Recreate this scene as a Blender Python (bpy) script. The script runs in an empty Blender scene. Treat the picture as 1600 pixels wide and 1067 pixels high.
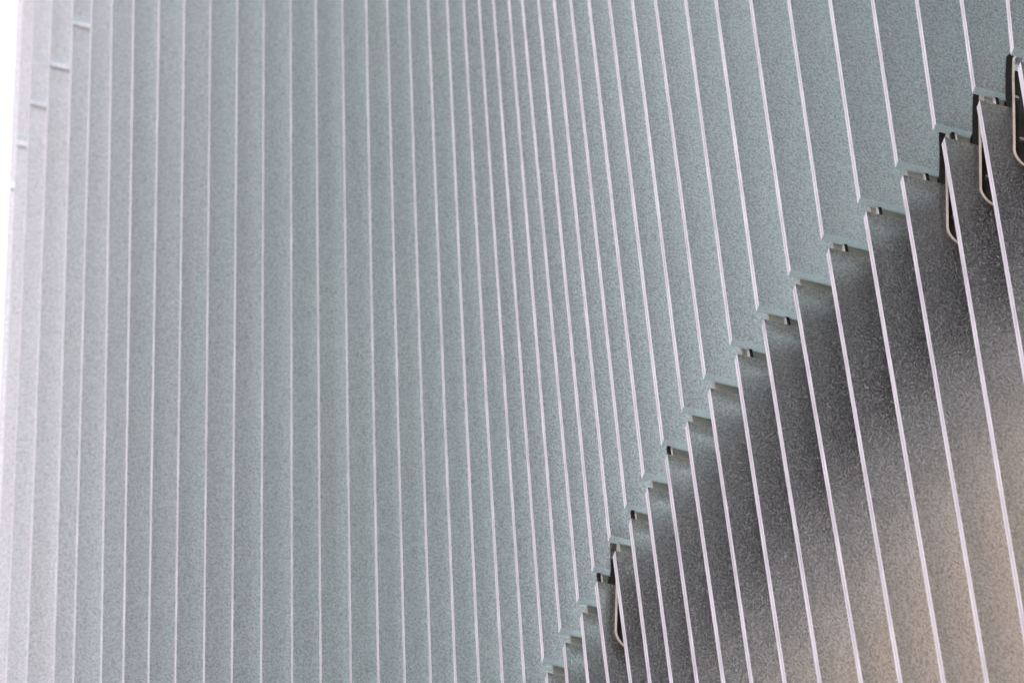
import bpy, math, random
from mathutils import Vector, Matrix
random.seed(7)
scene = bpy.context.scene
R = math.radians

# ------------------------------------------------------------------ camera
EYE = 1.6                                   # eye height; facade heights below are above the eye
F_PX, D_VP, ROLL = 8000.0, 5500.0, R(3.7)   # focal length in 1600-px units, zenith vanishing distance
pitch = math.atan(F_PX / D_VP)
fwd = Vector((0, math.cos(pitch), math.sin(pitch)))
r0v = Vector((1, 0, 0)); u0v = r0v.cross(fwd)
rgt = r0v * math.cos(ROLL) - u0v * math.sin(ROLL)
upv = r0v * math.sin(ROLL) + u0v * math.cos(ROLL)
cam_d = bpy.data.cameras.new('camera'); cam = bpy.data.objects.new('camera', cam_d)
scene.collection.objects.link(cam)
m = Matrix((rgt, upv, -fwd)).transposed().to_4x4(); m.translation = (0, 0, EYE)
cam.matrix_world = m
cam_d.sensor_width = 36; cam_d.lens = F_PX * 36 / 1600
cam_d.clip_start = 0.1; cam_d.clip_end = 3000
cam_d.dof.use_dof = True; cam_d.dof.focus_distance = 14.6; cam_d.dof.aperture_fstop = 5.6
scene.camera = cam

# ------------------------------------------------------------------ sky, sun, exposure
SUN_AZ, SUN_EL = R(-168), R(42)             # azimuth from +Y towards +X; soft light from behind the left shoulder
w = bpy.data.worlds.new('World'); scene.world = w; w.use_nodes = True
nt = w.node_tree; nt.nodes.clear()
out = nt.nodes.new('ShaderNodeOutputWorld'); bg = nt.nodes.new('ShaderNodeBackground')
sky = nt.nodes.new('ShaderNodeTexSky'); sky.sky_type = 'NISHITA'; sky.sun_disc = False
sky.sun_elevation = SUN_EL; sky.sun_rotation = SUN_AZ; sky.dust_density = 3.0
hs = nt.nodes.new('ShaderNodeHueSaturation'); hs.inputs['Saturation'].default_value = 0.4
mx = nt.nodes.new('ShaderNodeMix'); mx.data_type = 'RGBA'; mx.inputs[0].default_value = 0.75
mx.inputs[7].default_value = (12.1, 11.3, 12.2, 1)   # even overcast cloud
nt.links.new(sky.outputs[0], hs.inputs['Color']); nt.links.new(hs.outputs[0], mx.inputs[6])
nt.links.new(mx.outputs[2], bg.inputs[0]); bg.inputs[1].default_value = 0.12
nt.links.new(bg.outputs[0], out.inputs[0])
sd = bpy.data.lights.new('sun', 'SUN'); sd.energy = 1.4; sd.angle = R(12); sd.color = (1, .97, .93)
so = bpy.data.objects.new('sun', sd); scene.collection.objects.link(so)
sdir = Vector((math.sin(SUN_AZ) * math.cos(SUN_EL), math.cos(SUN_AZ) * math.cos(SUN_EL), math.sin(SUN_EL)))
so.rotation_euler = sdir.to_track_quat('Z', 'Y').to_euler(); so.location = (0, 0, 60)
vs = scene.view_settings; vs.view_transform = 'Standard'; vs.look = 'None'; vs.exposure = 0.32; vs.gamma = 1.0
scene.cycles.use_denoising = True
scene.cycles.max_bounces = 5; scene.cycles.transmission_bounces = 5
scene.cycles.caustics_refractive = True; scene.cycles.caustics_reflective = True
scene.cycles.sample_clamp_indirect = 2.5; scene.cycles.sample_clamp_direct = 6.0

# ------------------------------------------------------------------ materials
def new_mat(name):
    mt = bpy.data.materials.new(name); mt.use_nodes = True
    return mt, mt.node_tree, mt.node_tree.nodes['Principled BSDF']
def noise(nt, co, scale, detail=2, rough=.5):
    n = nt.nodes.new('ShaderNodeTexNoise'); n.inputs['Scale'].default_value = scale
    n.inputs['Detail'].default_value = detail; n.inputs['Roughness'].default_value = rough
    nt.links.new(co, n.inputs['Vector']); return n
def ramp(nt, fac, stops):
    r = nt.nodes.new('ShaderNodeValToRGB'); e = r.color_ramp.elements
    while len(e) < len(stops): e.new(.5)
    for k, (p, c) in enumerate(stops): e[k].position = p; e[k].color = (*c, 1)
    nt.links.new(fac, r.inputs[0]); return r
def coords(nt, which='Object'):
    return nt.nodes.new('ShaderNodeTexCoord').outputs[which]

GLASS = dict(bump=1.0, rough=.50, scale=168, haze0=.0, haze1=.42)
def mat_glass():
    mt = bpy.data.materials.new('frosted_glass'); mt.use_nodes = True
    nt = mt.node_tree; nt.nodes.clear(); N = nt.nodes.new; L = nt.links.new
    o = N('ShaderNodeOutputMaterial')
    mp = N('ShaderNodeMapping'); mp.inputs['Scale'].default_value = (1, 1, .6)
    L(N('ShaderNodeNewGeometry').outputs['Position'], mp.inputs[0]); geo = mp.outputs[0]
    n1 = noise(nt, geo, GLASS['scale'], 3, .65); big = noise(nt, geo, 1.3, 1, .5)
    bp = N('ShaderNodeBump'); bp.inputs['Strength'].default_value = GLASS['bump']; bp.inputs['Distance'].default_value = .020
    L(n1.outputs[0], bp.inputs['Height']); nrm = bp.outputs[0]
    def bs(kind, colr, rough=None, ior=None):
        x = N(kind); x.inputs['Color'].default_value = (*colr, 1)
        if rough is not None: x.inputs['Roughness'].default_value = rough
        if ior: x.inputs['IOR'].default_value = ior
        L(nrm, x.inputs['Normal']); return x
    def mix(a, b, fac):
        x = N('ShaderNodeMixShader'); L(a.outputs[0], x.inputs[1]); L(b.outputs[0], x.inputs[2])
        if isinstance(fac, float): x.inputs[0].default_value = fac
        else: L(fac, x.inputs[0])
        return x
    refr = bs('ShaderNodeBsdfRefraction', (.966, .974, .974), GLASS['rough'], 1.22)
    rc = ramp(nt, n1.outputs[0], [(.38, (.52, .54, .545)), (.53, (.865, .875, .88)), (.61, (1, 1, 1))]); L(rc.outputs[0], refr.inputs['Color'])
    trl = bs('ShaderNodeBsdfTranslucent', (.86, .88, .885))
    dif = bs('ShaderNodeBsdfDiffuse', (.60, .68, .69))
    cr = ramp(nt, n1.outputs[0], [(.30, (.46, .51, .515)), (.70, (.90, .92, .93))]); L(cr.outputs[0], dif.inputs['Color'])
    hz = N('ShaderNodeMapRange'); hz.inputs['From Min'].default_value = .49; hz.inputs['From Max'].default_value = .64
    hz.inputs['To Min'].default_value = GLASS['haze0']; hz.inputs['To Max'].default_value = GLASS['haze1']
    L(n1.outputs[0], hz.inputs[0])
    # faint runs down the pane and a slightly different frosting on each pane
    mp3 = N('ShaderNodeMapping'); mp3.inputs['Scale'].default_value = (14, 14, .45)
    L(N('ShaderNodeNewGeometry').outputs['Position'], mp3.inputs[0]); n3 = noise(nt, mp3.outputs[0], 1, 3, .6)
    oi = N('ShaderNodeObjectInfo')
    m3 = N('ShaderNodeMath'); m3.operation = 'MULTIPLY_ADD'; m3.inputs[1].default_value = .16
    L(n3.outputs[0], m3.inputs[0]); m4 = N('ShaderNodeMath'); m4.operation = 'MULTIPLY_ADD'
    m4.inputs[1].default_value = .07; m4.inputs[2].default_value = -.115
    L(oi.outputs['Random'], m4.inputs[0]); L(m4.outputs[0], m3.inputs[2])
    m5 = N('ShaderNodeMath'); m5.operation = 'ADD'; m5.use_clamp = True
    L(hz.outputs[0], m5.inputs[0]); L(m3.outputs[0], m5.inputs[1]); hz = m5
    gi = N('ShaderNodeMapRange'); gi.inputs['From Min'].default_value = .58; gi.inputs['From Max'].default_value = .66
    gi.inputs['To Min'].default_value = .16; gi.inputs['To Max'].default_value = .55; L(n1.outputs[0], gi.inputs[0])   # painted glints: whiter scatter on the noise crests
    g2 = N('ShaderNodeMapRange'); g2.inputs['From Min'].default_value = .61; g2.inputs['From Max'].default_value = .69
    g2.inputs['To Min'].default_value = 0; g2.inputs['To Max'].default_value = .15; L(n1.outputs[0], g2.inputs[0])  # painted glints, extra white on the highest peaks
    m6 = N('ShaderNodeMath'); m6.operation = 'ADD'; m6.use_clamp = True; L(hz.outputs[0], m6.inputs[0]); L(g2.outputs[0], m6.inputs[1]); hz = m6
    body = mix(refr, mix(trl, dif, gi.outputs[0]), hz.outputs[0])
    gl = bs('ShaderNodeBsdfGlossy', (.62, .62, .62), .14)
    fr = N('ShaderNodeFresnel'); fr.inputs['IOR'].default_value = 1.32; L(nrm, fr.inputs['Normal'])
    L(mix(body, gl, fr.outputs[0]).outputs[0], o.inputs['Surface'])
    return mt
def mat_rear():
    mt = bpy.data.materials.new('clear_rear_face'); mt.use_nodes = True
    nt = mt.node_tree; nt.nodes.clear()
    o = nt.nodes.new('ShaderNodeOutputMaterial'); t = nt.nodes.new('ShaderNodeBsdfTransparent')
    g = nt.nodes.new('ShaderNodeBsdfGlossy'); g.inputs['Roughness'].default_value = .1
    t.inputs['Color'].default_value = (.93, .97, .965, 1)
    n = noise(nt, nt.nodes.new('ShaderNodeNewGeometry').outputs['Position'], 30)
    cr = ramp(nt, n.outputs[0], [(.3, (.975, .98, .98)), (.7, (.99, .992, .992))]); nt.links.new(cr.outputs[0], t.inputs[0])
    x = nt.nodes.new('ShaderNodeMixShader'); x.inputs[0].default_value = .05
    nt.links.new(t.outputs[0], x.inputs[1]); nt.links.new(g.outputs[0], x.inputs[2]); nt.links.new(x.outputs[0], o.inputs[0])
    return mt
def mat_sheet(name, c0, c1, scale, front, fade=None):
    """added translucent sheet; clears towards the left to let more light through when fade=(x_open, x_full)"""
    mt = bpy.data.materials.new(name); mt.use_nodes = True
    nt = mt.node_tree; nt.nodes.clear()
    o = nt.nodes.new('ShaderNodeOutputMaterial'); t = nt.nodes.new('ShaderNodeBsdfTranslucent'); d = nt.nodes.new('ShaderNodeBsdfDiffuse')
    pos = nt.nodes.new('ShaderNodeNewGeometry').outputs['Position']
    n = noise(nt, pos, scale, 2)
    cr = ramp(nt, n.outputs[0], [(.35, c0), (.65, c1)])
    nt.links.new(cr.outputs[0], t.inputs[0]); nt.links.new(cr.outputs[0], d.inputs[0])
    x = nt.nodes.new('ShaderNodeMixShader'); x.inputs[0].default_value = front
    nt.links.new(t.outputs[0], x.inputs[1]); nt.links.new(d.outputs[0], x.inputs[2])
    if fade:  # clear at the left end, so the sky brightens the panes there
        sp = nt.nodes.new('ShaderNodeSeparateXYZ'); nt.links.new(pos, sp.inputs[0])
        mr = nt.nodes.new('ShaderNodeMapRange'); mr.interpolation_type = 'SMOOTHSTEP'
        mr.inputs['From Min'].default_value, mr.inputs['From Max'].default_value = fade
        mr.inputs['To Min'].default_value = .0; mr.inputs['To Max'].default_value = 1
        nt.links.new(sp.outputs['X'], mr.inputs[0])
        tr = nt.nodes.new('ShaderNodeBsdfTransparent'); y = nt.nodes.new('ShaderNodeMixShader')
        nt.links.new(mr.outputs[0], y.inputs[0]); nt.links.new(tr.outputs[0], y.inputs[1]); nt.links.new(x.outputs[0], y.inputs[2]); x = y
    nt.links.new(x.outputs[0], o.inputs[0])
    return mt
def mat_simple(name, c0, c1, scale, rough=.6, metallic=0., trans=0., bump=0., stretch=None):
    mt, nt, b = new_mat(name)
    co = nt.nodes.new('ShaderNodeNewGeometry').outputs['Position']
    if stretch:
        mp = nt.nodes.new('ShaderNodeMapping'); mp.inputs['Scale'].default_value = stretch
        nt.links.new(co, mp.inputs[0]); co = mp.outputs[0]
    n = noise(nt, co, scale, 3, .55)
    cr = ramp(nt, n.outputs[0], [(.3, c0), (.7, c1)]); nt.links.new(cr.outputs[0], b.inputs['Base Color'])
    b.inputs['Roughness'].default_value = rough; b.inputs['Metallic'].default_value = metallic
    b.inputs['Transmission Weight'].default_value = trans
    if bump:
        bp = nt.nodes.new('ShaderNodeBump'); bp.inputs['Strength'].default_value = bump; bp.inputs['Distance'].default_value = .002
        nt.links.new(n.outputs[0], bp.inputs['Height']); nt.links.new(bp.outputs[0], b.inputs['Normal'])
    return mt
M = dict(
    glass=mat_glass(), rear=mat_rear(),
    edge=mat_simple('ground_glass_edge', (.46, .445, .49), (.72, .70, .765), 22, .45, 0, .20, .2, (1, 1, .35)),
    under=mat_simple('cut_glass_underside', (.48, .64, .68), (.80, .90, .93), 150, .35, 0, .65, .5),
    top=mat_simple('cut_glass_top', (.58, .62, .58), (.70, .74, .70), 60, .4, 0, .4, .3),
    film=mat_simple('laminate_film', (.26, .23, .27), (.46, .42, .48), 9, .5, 0, 0, 0, (1, 1, .3)),
    olive_strip=mat_simple('olive_edge_tint', (.27, .285, .24), (.36, .375, .32), 20, .5, .3),
    rubber=mat_simple('black_rubber', (.004, .004, .005), (.012, .012, .013), 60, .85, 0, 0, .6),
    steel=mat_simple('brushed_steel', (.62, .57, .52), (.80, .76, .72), 25, .35, .8),
    clip=mat_simple('pale_clip', (.34, .33, .32), (.50, .48, .47), 40, .5),
    rim=mat_simple('tan_rim', (.48, .41, .35), (.66, .58, .52), 18, .4),
    dark=mat_simple('dark_bracket_paint', (.018, .015, .012), (.045, .036, .028), 12, .5, .2),
    beam=mat_simple('dark_beam_paint', (.010, .010, .011), (.022, .022, .023), 5, .6),
    backlit=mat_sheet('milky_backlit_sheet', (.61, .77, .775), (.665, .83, .815), .55, .30, (-1.80, -1.30)),
    grey=mat_sheet('grey_tone_sheet', (.44, .44, .43), (.50, .50, .485), .9, .35),
    tan_glow=mat_sheet('tan_glow_sheet', (.70, .585, .46), (.78, .66, .53), .9, .35),
    blocker=mat_simple('light_block_grey', (.40, .40, .43), (.48, .48, .51), 1.2, .8),
    paving=mat_simple('pale_paving', (.40, .38, .35), (.50, .47, .43), .6, .8),
)

# ------------------------------------------------------------------ helpers
col = scene.collection
def link(name, verts, faces, mats, fm=None, parent=None, loc=(0, 0, 0)):
    me = bpy.data.meshes.new(name); me.from_pydata([tuple(v) for v in verts], [], faces)
    for mt in (mats if isinstance(mats, list) else [mats]): me.materials.append(mt)
    if fm: me.polygons.foreach_set('material_index', fm)
    me.update()
    o = bpy.data.objects.new(name, me); col.objects.link(o); o.location = loc
    if parent: o.parent = parent
    return o
def prism(outline, d0, d1, basis):
    """outline of (s, z) points, extruded over depth d0..d1; basis maps (s, depth, z) to a vector"""
    n = len(outline)
    v = [basis(s, d0, z) for s, z in outline] + [basis(s, d1, z) for s, z in outline]
    f = [tuple(range(n)), tuple(range(2 * n - 1, n - 1, -1))]
    f += [(k, n + k, n + (k + 1) % n, (k + 1) % n) for k in range(n)]
    return v, f
def box_sz(s0, s1, z0, z1): return [(s0, z0), (s1, z0), (s1, z1), (s0, z1)]

PLAN=[
  (11.4492, -1.9031, -0.0204),
  (11.2539, -1.8330, -0.0196),
  (11.0720, -1.7367, -0.0187),
  (10.8809, -1.6150, -0.0198),
  (10.7052, -1.5296, -0.0172),
  (10.5537, -1.4149, -0.0194),
  (10.4242, -1.3302, -0.0164),
  (10.3143, -1.2413, -0.0123),
  (10.2216, -1.1476, -0.0092),
  (10.1437, -1.0500, -0.0070),
  (10.0784, -0.9576, -0.0037),
  (10.0233, -0.8609, -0.0014),
  (9.9759, -0.7597, -0.0000),
  (9.9340, -0.6679, 0.0015),
  (9.8952, -0.5717, 0.0028),
  (9.8571, -0.4840, 0.0036),
  (9.8174, -0.4001, 0.0030),
  (9.7738, -0.3184, 0.0035),
  (9.7237, -0.2405, 0.0027),
  (9.6650, -0.1675, 0.0022),
  (9.5953, -0.0949, -0.0006),
  (9.5122, -0.0288, -0.0025),
  (9.4133, 0.0308, -0.0047),
  (9.3054, 0.0868, -0.0052),
  (9.1969, 0.1449, -0.0090),
  (9.0878, 0.1951, -0.0084),
  (8.9781, 0.2477, -0.0094),
  (8.8679, 0.2994, -0.0092),
  (8.7572, 0.3552, -0.0098),
  (8.6461, 0.4153, -0.0095),
  (8.5345, 0.4777, -0.0073),
  (8.4225, 0.5446, -0.0074),
  (8.3101, 0.6234, -0.0031),
  (8.1974, 0.7023, -0.0001),
  (8.0843, 0.7951, 0.0023),
  (7.9709, 0.8911, 0.0080),
  (7.8573, 0.9959, 0.0134),
  (7.7435, 1.1030, 0.0185),
  (7.6295, 1.2093, 0.0293),
  (7.5152, 1.3187, 0.0381),
  (7.4009, 1.4248, 0.0674),
]; LOW={
  22: (0.0374, -0.0047, 0.0431),
  23: (0.0936, -0.0051, 0.0485),
  24: (0.1496, -0.0139, 0.0529),
  25: (0.2013, -0.0236, 0.0587),
  26: (0.2567, -0.0235, 0.0577),
  27: (0.3061, -0.0181, 0.0549),
  28: (0.3609, -0.0181, 0.0515),
  29: (0.4204, -0.0187, 0.0537),
  30: (0.4837, -0.0180, 0.0488),
  31: (0.5520, -0.0153, 0.0433),
  32: (0.6305, -0.0127, 0.0409),
  33: (0.7130, -0.0116, 0.0474),
  34: (0.8012, -0.0125, 0.0436),
  35: (0.9001, -0.0055, 0.0497),
  36: (1.0040, 0.0013, 0.0519),
  37: (1.1096, 0.0080, 0.0630),
  38: (1.2241, 0.0173, 0.0542),
  39: (1.3247, 0.0213, 0.0522),
  40: (1.4354, 0.0299, 0.0535),
}

# ------------------------------------------------------------------ ground
g = link('ground', [(-600, -600, 0), (600, -600, 0), (600, 600, 0), (-600, 600, 0)], [(0, 1, 2, 3)], M['paving'])
g['kind'] = 'structure'

# ------------------------------------------------------------------ the building
bld = bpy.data.objects.new('glass_building', None); col.objects.link(bld)
bld.location = (0, 10, 0)
bld['label'] = 'curved building facade clad in overlapping frosted glass panes with pale edges'
bld['category'] = 'building'
OFF = Vector((0, -10, 0))                      # children are placed in world metres

H, H2, GAP = 12.0, 18.4, 0.05                  # joint heights above the eye
ROWH = H2 - H
T = 0.0245                                      # pane thickness
def pane_width(i):                             # each pane laps behind the next one
    k = min(max(i, 0), len(PLAN) - 2)
    return min(max(1.75 * (PLAN[k + 1][1] - PLAN[k][1]), .088, NOTCH.get(i, 0) + .05), .20)
A0 = R(20)                                     # every pane is turned by the same angle
DV = Vector((math.cos(A0), math.sin(A0), 0))   # along the pane, to its hidden rear edge
BV = Vector((-math.sin(A0), math.cos(A0), 0))  # through the pane, front to back
# notch in the rear corner at the joint: column -> distance of the notch from the front edge
NOTCH = {25: .034, 37: .103, 38: .079, 39: .074, 40: .072}

NZ = -.23              # straight run of the notch below the lower pane's top
def notch_low(s0):     # rear boundary of the lower pane, top to bottom, (s, z below the pane's top)
    pts = [(s0 + .022, 0), (s0 + .011, NZ / 2), (s0, NZ)]
    for k in range(1, 7):
        a = k / 6 * math.pi / 2
        pts.append((s0 + .045 * (1 - math.cos(a)), NZ - .075 * math.sin(a)))
    return pts
def notch_up(s0):
    return [(s0 + .060, .22), (s0 + .050, .20), (s0 + .038, .10), (s0 + .029, 0)]

def pane(i, X, Y, lean, zb, zt, low_notch=None, up_notch=None):
    base = Vector((X, Y, EYE + zb))
    tw = random.uniform(-.012, .012)            # no pane hangs quite true
    dv = (DV + BV * tw).normalized(); bv = Vector((-dv.y, dv.x, 0)); lean += random.uniform(-.0003, .0003)
    def basis(s, d, z): return dv * s + bv * d + Vector((lean * z, 0, z))
    h = zt - zb; WID = pane_width(i)
    ol = [(0, 0)]
    if up_notch is not None:
        ol += [(s, z) for s, z in reversed(notch_up(up_notch))] + [(WID, .22)]
    else: ol += [(WID, 0)]
    if low_notch is not None:
        nl = notch_low(low_notch)
        ol += [(WID, h + nl[-1][1])] + [(s, h + z) for s, z in reversed(nl)]
    else: ol += [(WID, h)]
    ol += [(0, h)]
    v, f = prism(ol, -T / 2, T / 2, basis)
    n = len(ol); fm = [0, 4]
    for k in range(n):
        a, b = ol[k], ol[(k + 1) % n]
        if a[1] == 0 and b[1] == 0: fm.append(2)
        elif a[1] == h and b[1] == h: fm.append(3)
        else: fm.append(1)
    o = link('glass_pane', v, f, [M['glass'], M['edge'], M['under'], M['top'], M['rear']], fm, bld, base + OFF)
    # the film between the two plies shows as a thin line along the front edge
    c = random.uniform(-.003, .002)
    v, f = prism(box_sz(-.0007, .0002, .004, h - .004), c - .0016, c + .0016, basis)
    link('interlayer', v, f, M['film'], None, o)
    return o, base, basis

def joint_parts(i, o, base, basis, h):
    """what sits in the joint above a lower pane: ledge, setting blocks, clips; bracket in the notch"""
    s_end = NOTCH[i] + .018 if i in NOTCH else pane_width(i) - .01
    v, f = prism(box_sz(.030, s_end, h + .004, h + .092), T / 2 + .006, T / 2 + .022, basis)
    link('olive_edge_strip', v, f, M['olive_strip'], None, o)  # olive strip added for the refracted pane top seen in the joint
    for s in ((.034, .088) if i == 38 else (.05 + .01 * ((i * 7) % 4),) if i in (32, 33, 35, 36, 37, 39) else (.012,) if i in (25, 27, 29) else ()):
        if s + .02 > s_end: continue
        first = s < .05
        v, f = prism(box_sz(s, s + .009, h + .022, h + GAP + .022), T * .30, T / 2 + .005, basis)
        link('setting_block', v, f, M['rubber'], None, o)
        c = s + .0095 if first else s - .006
        v, f = prism(box_sz(c, c + .0045, h + .026, h + GAP + .022), T * .26, T / 2 + .005, basis)
        link('clip', v, f, M['clip'], None, o)
    if i in NOTCH:
        s0 = NOTCH[i]
        path = [(s, z + GAP + .024) for s, z in notch_up(s0)] + notch_low(s0)
        path = [(s, z + h) for s, z in path]
        inner = []
        for k, (s, z) in enumerate(path):
            a = path[max(k - 1, 0)]; b = path[min(k + 1, len(path) - 1)]
            t = Vector((b[0] - a[0], b[1] - a[1])).normalized(); nrm = Vector((-t.y, t.x))
            if nrm.x < 0 and abs(nrm.x) > abs(nrm.y): nrm = -nrm
            inner.append((s + nrm.x * .0060 + .0006, z + nrm.y * .0085))
        v, f = prism([(s + .0006, z) for s, z in path] + inner[::-1], -T / 2 - .003, T * .5, basis)
        link('notch_rim', v, f, M['rim'], None, o)
        outer = []
        for k, (s, z) in enumerate(path):
            a = path[max(k - 1, 0)]; b = path[min(k + 1, len(path) - 1)]
            t = Vector((b[0] - a[0], b[1] - a[1])).normalized(); nrm = Vector((-t.y, t.x))
            if nrm.x < 0 and abs(nrm.x) > abs(nrm.y): nrm = -nrm
            wv = random.uniform(.013, .019)
            outer.append((s - nrm.x * wv, z - nrm.y * wv * 1.8))
        v, f = prism(outer + path[::-1], -T / 2 + .0012, -T / 2 + .006, basis)
        link('halo_band', v, f, M['rubber'], None, o)  # black band added for the dark halo along the notch
        pl = [(s0 - .018, h + NZ - .03), (s0 - .010, h + NZ - .075), (s0 + .010, h + NZ - .11), (s0 + .11, h + NZ - .11), (s0 + .11, h + .26), (s0 + .050, h + .26), (s0 + .010, h + .04)]
        v, f = prism(pl, T / 2 + .003, T / 2 + .009, basis)
        link('bracket_plate', v, f, M['dark'], None, o)
        for sb, zb_ in ((.045, -.12), (.05, .10)):
            v, f = prism([(s0 + sb + .009 * math.cos(q * math.pi / 3), h + zb_ + .009 * math.sin(q * math.pi / 3)) for q in range(6)], T / 2 - .006, T / 2 + .0035, basis)
            link('bolt', v, f, M['steel'], None, o)

cols = list(enumerate(PLAN))
cols = [(-1, (11.66, -1.955, -.0205))] + cols
for i, (Y, X, lean) in cols:
    jt = random.uniform(-.0012, .0012)
    pane(i, X + lean * .012, Y + jt, lean, H + .012, H2 - GAP - .012, None, NOTCH.get(i))
    if i <= 7:
        pane(i, X + lean * ROWH, Y + jt, lean, H2 + .012, H2 + ROWH)
    if i >= 18:
        if i in LOW: X1, l1, _ = LOW[i]
        else: X1, l1 = X + .006, lean
        zt = H - GAP - .012; zb = H - ROWH
        o, base, basis = pane(i, X1 - l1 * (zt - zb), Y + jt, l1, zb, zt, NOTCH.get(i))
        joint_parts(i, o, base, basis, zt - zb)

# behind the glass: floor beam and added light sheets on the same plan, set back
pts = [Vector((p[1], p[0], 0)) for p in PLAN]
pts = [Vector((-2.2, 12.6, 0)), Vector((-2.05, 12.0, 0))] + pts
t_end = (pts[-1] - pts[-4]) / 3
pts += [pts[-1] + t_end * k for k in range(1, 14)]
def offset(k, d):
    a = pts[max(k - 3, 0)]; b = pts[min(k + 3, len(pts) - 1)]
    t = (b - a).normalized(); nrm = Vector((-t.y, t.x, 0))
    if nrm.y < 0: nrm = -nrm
    return pts[k] + nrm * d
def wall_strip(name, d0, d1, z0, z1, mat, k0=0):
    ks = range(k0, len(pts)); n = len(ks)
    v = []
    for d, z in (((d0, z0), (d0, z1), (d1, z1), (d1, z0)) if d1 else ((d0, z0), (d0, z1))):
        v += [offset(k, d) + Vector((0, 0, z + EYE)) + OFF for k in ks]
    if not d1:                                   # sheet without thickness, for the added light sheets
        return link(name, v, [(k, k + 1, n + k + 1, n + k) for k in range(n - 1)], mat, None, bld)
    f = []
    for q in range(4):
        a, b = q * n, ((q + 1) % 4) * n
        f += [(a + k, a + k + 1, b + k + 1, b + k) for k in range(n - 1)]
    f += [(0, n, 2 * n, 3 * n), (n - 1, 4 * n - 1, 3 * n - 1, 2 * n - 1)]
    return link(name, v, f, mat, None, bld)
wall_strip('backlit_sheet', .28, None, H, H2 + ROWH, M['backlit'], 0)  # added translucent sheet, catches sky light to brighten the upper panes
wall_strip('floor_beam', .15, .60, H - .49, H - .01, M['beam'], 4)
wall_strip('grey_tone_sheet', .40, None, H - .95, H - .50, M['grey'], 4)  # added mid-tone sheet, eases the dark beam into the tan glow
wall_strip('tan_glow_sheet', .45, None, -EYE, H - .90, M['tan_glow'], 4)  # added translucent sheet that gives the lower panes their tan glow
def light_block(name, k0, k1, z0):               # unseen blocks added to cut the sky light behind the upper panes
    ks = range(k0, k1); n = len(ks); v = []
    for d, z in ((.9, z0), (.9, H2 + ROWH + 3), (1.6, H2 + ROWH + 3), (1.6, z0)):
        v += [offset(k, d) + Vector((0, 0, z + EYE)) + OFF for k in ks]
    f = [(q * n + k, q * n + k + 1, ((q + 1) % 4) * n + k + 1, ((q + 1) % 4) * n + k) for q in range(4) for k in range(n - 1)]
    f += [(0, n, 2 * n, 3 * n), (n - 1, 4 * n - 1, 3 * n - 1, 2 * n - 1)]
    return link(name, v, f, M['blocker'], None, bld)
light_block('left_light_block', 6, 14, -EYE)  # added unseen block, dims the backlight of the left panes
light_block('right_light_block', 36, 52, H + .1)  # added unseen block, dims the backlight at upper right
for mt in (M['rubber'], M['dark'], M['beam']):
    mt.node_tree.nodes['Principled BSDF'].inputs['Specular IOR Level'].default_value = .15
